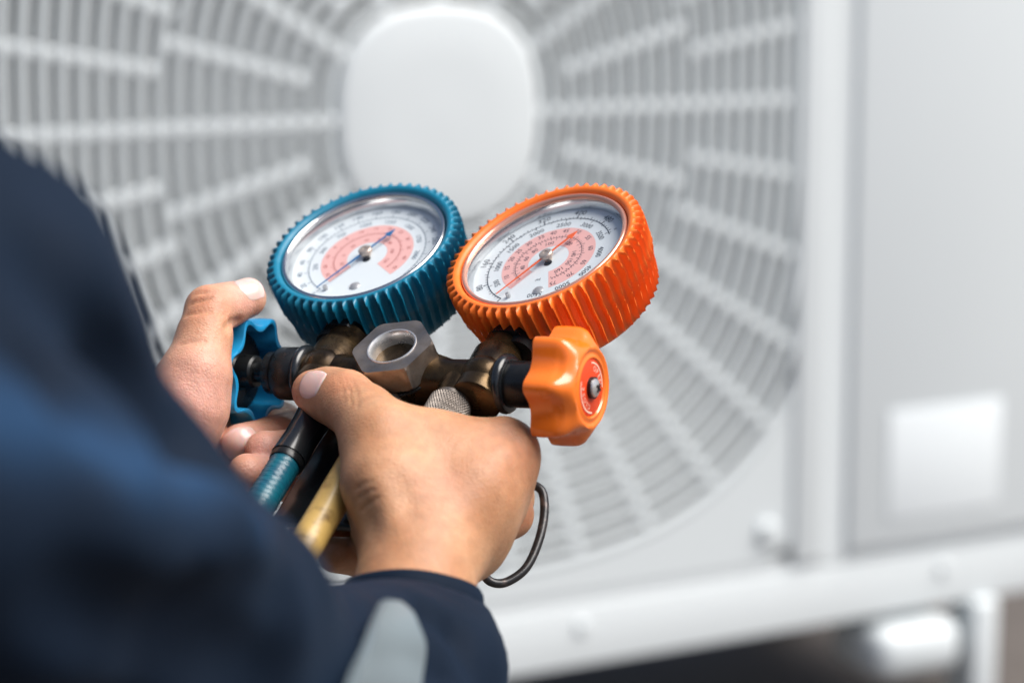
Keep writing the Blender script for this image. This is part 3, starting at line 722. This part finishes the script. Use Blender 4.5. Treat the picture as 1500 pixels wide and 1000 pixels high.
fl = near(V, [(J(740, 662, 862), 13), (J(505, 575, 875), 8), (J(732, 700, 864), 10), (J(765, 752, 888), 9), (J(300, 440, 905), 11), (J(640, 720, 842), 10),
              (J(388, 640, 925), 14), (J(455, 735, 895), 12), (J(440, 575, 895), 9), (J(265, 500, 925), 12)])
pl = near(V, [(J(290, 590, 888), 24), (J(350, 440, 918), 12), (J(390, 658, 902), 14), (J(400, 700, 895), 16), (J(345, 645, 913), 14), (J(255, 560, 915), 20)])
me = np_mesh(toworld(V), Q)
for nm_, arr in (('flush', fl * .3), ('paler', pl)):
    at = me.attributes.new(nm_, 'FLOAT', 'POINT'); at.data.foreach_set('value', arr.astype(np.float32))
link('body', me, M['skin'], person)
def field_at(Fd, p):
    q = (np.asarray(p) - Fd.lo) / Fd.h; i = np.clip(np.floor(q).astype(int), 0, Fd.n - 2); f = q - i; v = 0.0
    for a in (0, 1):
        for b in (0, 1):
            for c in (0, 1): v += Fd.F[i[0] + a, i[1] + b, i[2] + c] * (f[0] if a else 1 - f[0]) * (f[1] if b else 1 - f[1]) * (f[2] if c else 1 - f[2])
    return v
def nail(Fd, px, py, along, Lh, Wh, d0, d1, tilt=(0, 0, 0)):
    """nail plate that follows the fingertip: a rounded patch laid on the skin, thin at its root and sides"""
    c = on_surface(Fd, px, py, d0, d1); e = 1.5
    n_ = np.array([field_at(Fd, c + np.eye(3)[k] * e) - field_at(Fd, c - np.eye(3)[k] * e) for k in range(3)]); n_ = n_ / np.linalg.norm(n_) + np.array(tilt); n_ /= np.linalg.norm(n_)
    al = np.asarray(along, float); al = al - n_ * (al @ n_); al /= np.linalg.norm(al); wd = np.cross(al, n_)
    nu, nv = 16, 16; H = np.zeros((nu + 1, nv + 1)); UV = np.zeros((nu + 1, nv + 1, 2))
    for i in range(nu + 1):
        for j in range(nv + 1):
            u = -1 + 2 * i / nu; v = -1 + 2 * j / nv; UV[i, j] = (u * math.sqrt(1 - .40 * v * v) * Lh, v * math.sqrt(1 - .34 * u * u) * Wh)
            b = c + al * UV[i, j, 0] + wd * UV[i, j, 1]; t = 5.0
            while t > -7 and field_at(Fd, b + n_ * t) > 0: t -= .25
            H[i, j] = max(t, -6)
    for _ in range(5):
        G = np.pad(H, 1, mode='edge'); H = (G[:-2, 1:-1] + G[2:, 1:-1] + G[1:-1, :-2] + G[1:-1, 2:] + 2 * H) / 6
    vs = []; fs = []
    for i in range(nu + 1):
        for j in range(nv + 1):
            u = -1 + 2 * i / nu; v = -1 + 2 * j / nv; drop = .95 * max(0, (abs(v) - .86) / .14) + (.95 * max(0, (-u - .86) / .14)) + .8 * max(0, (u - .92) / .08)
            vs.append(toworld(c + al * UV[i, j, 0] + wd * UV[i, j, 1] + n_ * (H[i, j] + .62 + .18 * u - drop)) * 1000)
    for i in range(nu):
        for j in range(nv): a = i * (nv + 1) + j; fs.append((a, a + 1, a + nv + 2, a + nv + 1))
    return MB().add(vs, fs).build('fingernail', M['nail'], person, angle=80)
def dirv(a, b): return J(*b) - J(*a)
nail(FR, 457, 560, dirv((482, 578, 891), (459, 571, 897)), 7.6, 5.8, 860, 930, (-.1, .25, 0))
nail(FL, 366, 415, dirv((330, 448, 918), (361, 434, 924)), 6.4, 5.2, 890, 960, (0, .5, 0))
nail(FL, 352, 641, dirv((400, 641, 930), (350, 646, 920)), 7.0, 5.2, 890, 960, (0, .15, 0))

# --- jacket (survey mm)
FJ = Field((-620, -520, -930), (90, 130, -330), 4.5)
SH = J(-190, 560, 575); EL = J(300, 1240, 700)
cs(FJ, [(-200, 512, 575, 64), (20, 880, 630, 58), (250, 1190, 700, 52)], 25)                # upper arm of the near side
cs(FJ, [(250, 1190, 700, 50), (470, 1100, 770, 40), (590, 985, 806, 26.5), (603, 915, 824, 25)], 25)   # forearm to the cuff
cs(FJ, [(-120, 720, 490, 24), (60, 790, 517, 26), (240, 850, 565, 26), (350, 870, 630, 22)], 12)   # big fold across the elbow
cs(FJ, [(60, 1030, 575, 20), (260, 1030, 630, 24)], 30)
FJ.cone(J(-120, 520, 510), 16, J(230, 690, 575), 14, 20, sub=True)
FJ.cone(J(330, 965, 660), 30, J(520, 990, 775), 25, 24)
FJ.cut(J(603, 899, 828) + np.array((0, 3, 0)), (0.0, .90, -.44))
FJ.cone(np.array((-330, -120, -430)), 150, np.array((-330, -520, -380)), 160, 50)          # trunk
FJ.cone(np.array((-165, -20, -540)), 60, np.array((-330, -40, -470)), 90, 50)
FJ.cone(np.array((-500, -40, -560)), 70, np.array((-330, -40, -470)), 90, 50)
FJ.cone(np.array((-500, -40, -560)), 58, np.array((-340, -210, -700)), 52, 30)             # far arm
FJ.cone(np.array((-340, -210, -700)), 50, J(150, 730, 888), 27, 25)
for pts, r_, k_ in ((((524, 908), (570, 889), (620, 896), (664, 932), (690, 985)), 2.2, 7), (((90, 420), (190, 540), (270, 640)), 6, 16), (((300, 905), (380, 880), (445, 880)), 5, 14),
                    (((120, 900), (260, 930), (390, 990)), 6, 16), (((0, 470), (80, 560), (160, 620)), 5, 14), (((540, 960), (600, 965), (660, 1000)), 2.2, 7)):
    q = [on_surface(FJ, *p, 380, 900) for p in pts]; q = [p for p in q if p is not None]
    for a, b in zip(q[:-1], q[1:]): FJ.cone(a, r_, b, r_, k_, sub=True)
VJ, QJ = FJ.mesh()
def wob(V):
    x, y, z = V.T / 1000
    return 1.9 * np.sin(x * 70 + 2.2 * np.sin(y * 41)) * np.sin(y * 55 + z * 30) + 1.2 * np.sin(x * 31 - y * 90 + 3 * np.sin(z * 40))
me = np_mesh(VJ, QJ); nrm_ = np.zeros(len(VJ) * 3, np.float32); me.vertices.foreach_get('normal', nrm_); nrm_ = nrm_.reshape(-1, 3)
VJ2 = VJ + nrm_ * wob(VJ)[:, None]
me.vertices.foreach_set('co', toworld(VJ2).astype(np.float32).ravel()); me.update()
FOLD = [q for q in (on_surface(FJ, *p, 380, 900) for p in ((-60, 592), (20, 618), (120, 648), (210, 676), (290, 702), (350, 726), (395, 756))) if q is not None]   # path of the top light painted in lighter blue on the big fold
fold_light = np.zeros(len(VJ))
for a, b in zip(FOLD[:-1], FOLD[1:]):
    d = b - a; t = np.clip(((VJ - a) @ d) / (d @ d), 0, 1); fold_light = np.maximum(fold_light, np.exp(-(((VJ - a - t[:, None] * d) ** 2).sum(1)) / 9.5 ** 2))
at = me.attributes.new('sunlit', 'FLOAT', 'POINT'); at.data.foreach_set('value', fold_light.astype(np.float32))  # mask of the light painted into the cloth colour
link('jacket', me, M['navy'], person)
# cuff band
ca = np.array((0.03, .90, -.43)); ca /= np.linalg.norm(ca); cc = J(603, 892, 829)
cf = MB(); cmx = Matrix.Translation(Vector(cc)) @ AX(ca)
def cuffr(r, z, t): return r * (1 + .035 * math.sin(2 * t + .6) + .015 * math.sin(5 * t))
cf.lathe([(21.6, -4), (21.8, 5.5), (22.4, 6.4), (23.4, 6.2), (24.1, 5.0), (24.5, 1.5), (24.3, -2), (23.2, -4.5), (22.0, -6)], 64, cmx, rfun=cuffr)
cf.v = [tuple(toworld(p) * 1000) for p in cf.v]
cf.build('cuff', M['navy'], person, angle=80)
# reflective band sewn along the sleeve
def band_on(Fd, path, half, name, off=1.2):
    """strip of cloth that lies on the jacket: sampled along the field's surface from the camera side"""
    vs = []; fs = []; nb = 7
    for (px, py) in path[0]:
        pass
strip = MB(); rows_ = []
def surf(px, py):
    """first point on the jacket along a sight line"""
    for d in np.arange(420, 900, 1.5):
        p = J(px, py, d); i = np.round((p - FJ.lo) / FJ.h).astype(int)
        if (i < 0).any() or (i >= FJ.n).any(): continue
        if FJ.F[tuple(i)] < 0: return p
    return None
nrow, ncol = 16, 8; grid = []
for i in range(nrow + 1):
    t = i / nrow; row = []
    for j in range(ncol + 1):
        u = j / ncol
        top = (545 + 60 * u, 884 + 34 * u * u + 10 * u); botm = (478 + 112 * u, 1040 + 10 * u)
        row.append((top[0] + (botm[0] - top[0]) * t, top[1] + (botm[1] - top[1]) * t))
    grid.append(row)
pts = [[surf(*q) for q in row] for row in grid]
if all(p is not None for row in pts for p in row):
    A = np.array(pts)
    for _ in range(6):
        B = A.copy(); B[1:-1, :, :] = (A[:-2] + A[2:] + 2 * A[1:-1]) / 4; A = B.copy(); A[:, 1:-1] = (B[:, :-2] + B[:, 2:] + 2 * B[:, 1:-1]) / 4
    du = np.gradient(A, axis=0); dv = np.gradient(A, axis=1); nn = np.cross(du, dv); nn /= np.linalg.norm(nn, axis=2)[..., None]
    nn *= np.sign((nn * -A).sum(2))[..., None]
    vs = []; fs = []; W_ = ncol + 1; N_ = (nrow + 1) * W_
    for lay in (5.0, 2.6): vs += [tuple(toworld(p + n_ * lay) * 1000) for p, n_ in zip(A.reshape(-1, 3), nn.reshape(-1, 3))]
    for i in range(nrow):
        for j in range(ncol):
            a = i * W_ + j; fs += [(a, a + 1, a + W_ + 1, a + W_), (N_ + a, N_ + a + W_, N_ + a + W_ + 1, N_ + a + 1)]
    for i in range(nrow):
        for j in (0, ncol): a = i * W_ + j; fs.append((a, a + W_, N_ + a + W_, N_ + a))
    for j in range(ncol):
        for i in (0, nrow): a = i * W_ + j; fs.append((a, a + 1, N_ + a + 1, N_ + a))
    MB().add(vs, fs).build('reflective_strip', M['reflective'], person, angle=40)
else:
    print('NO STRIP')
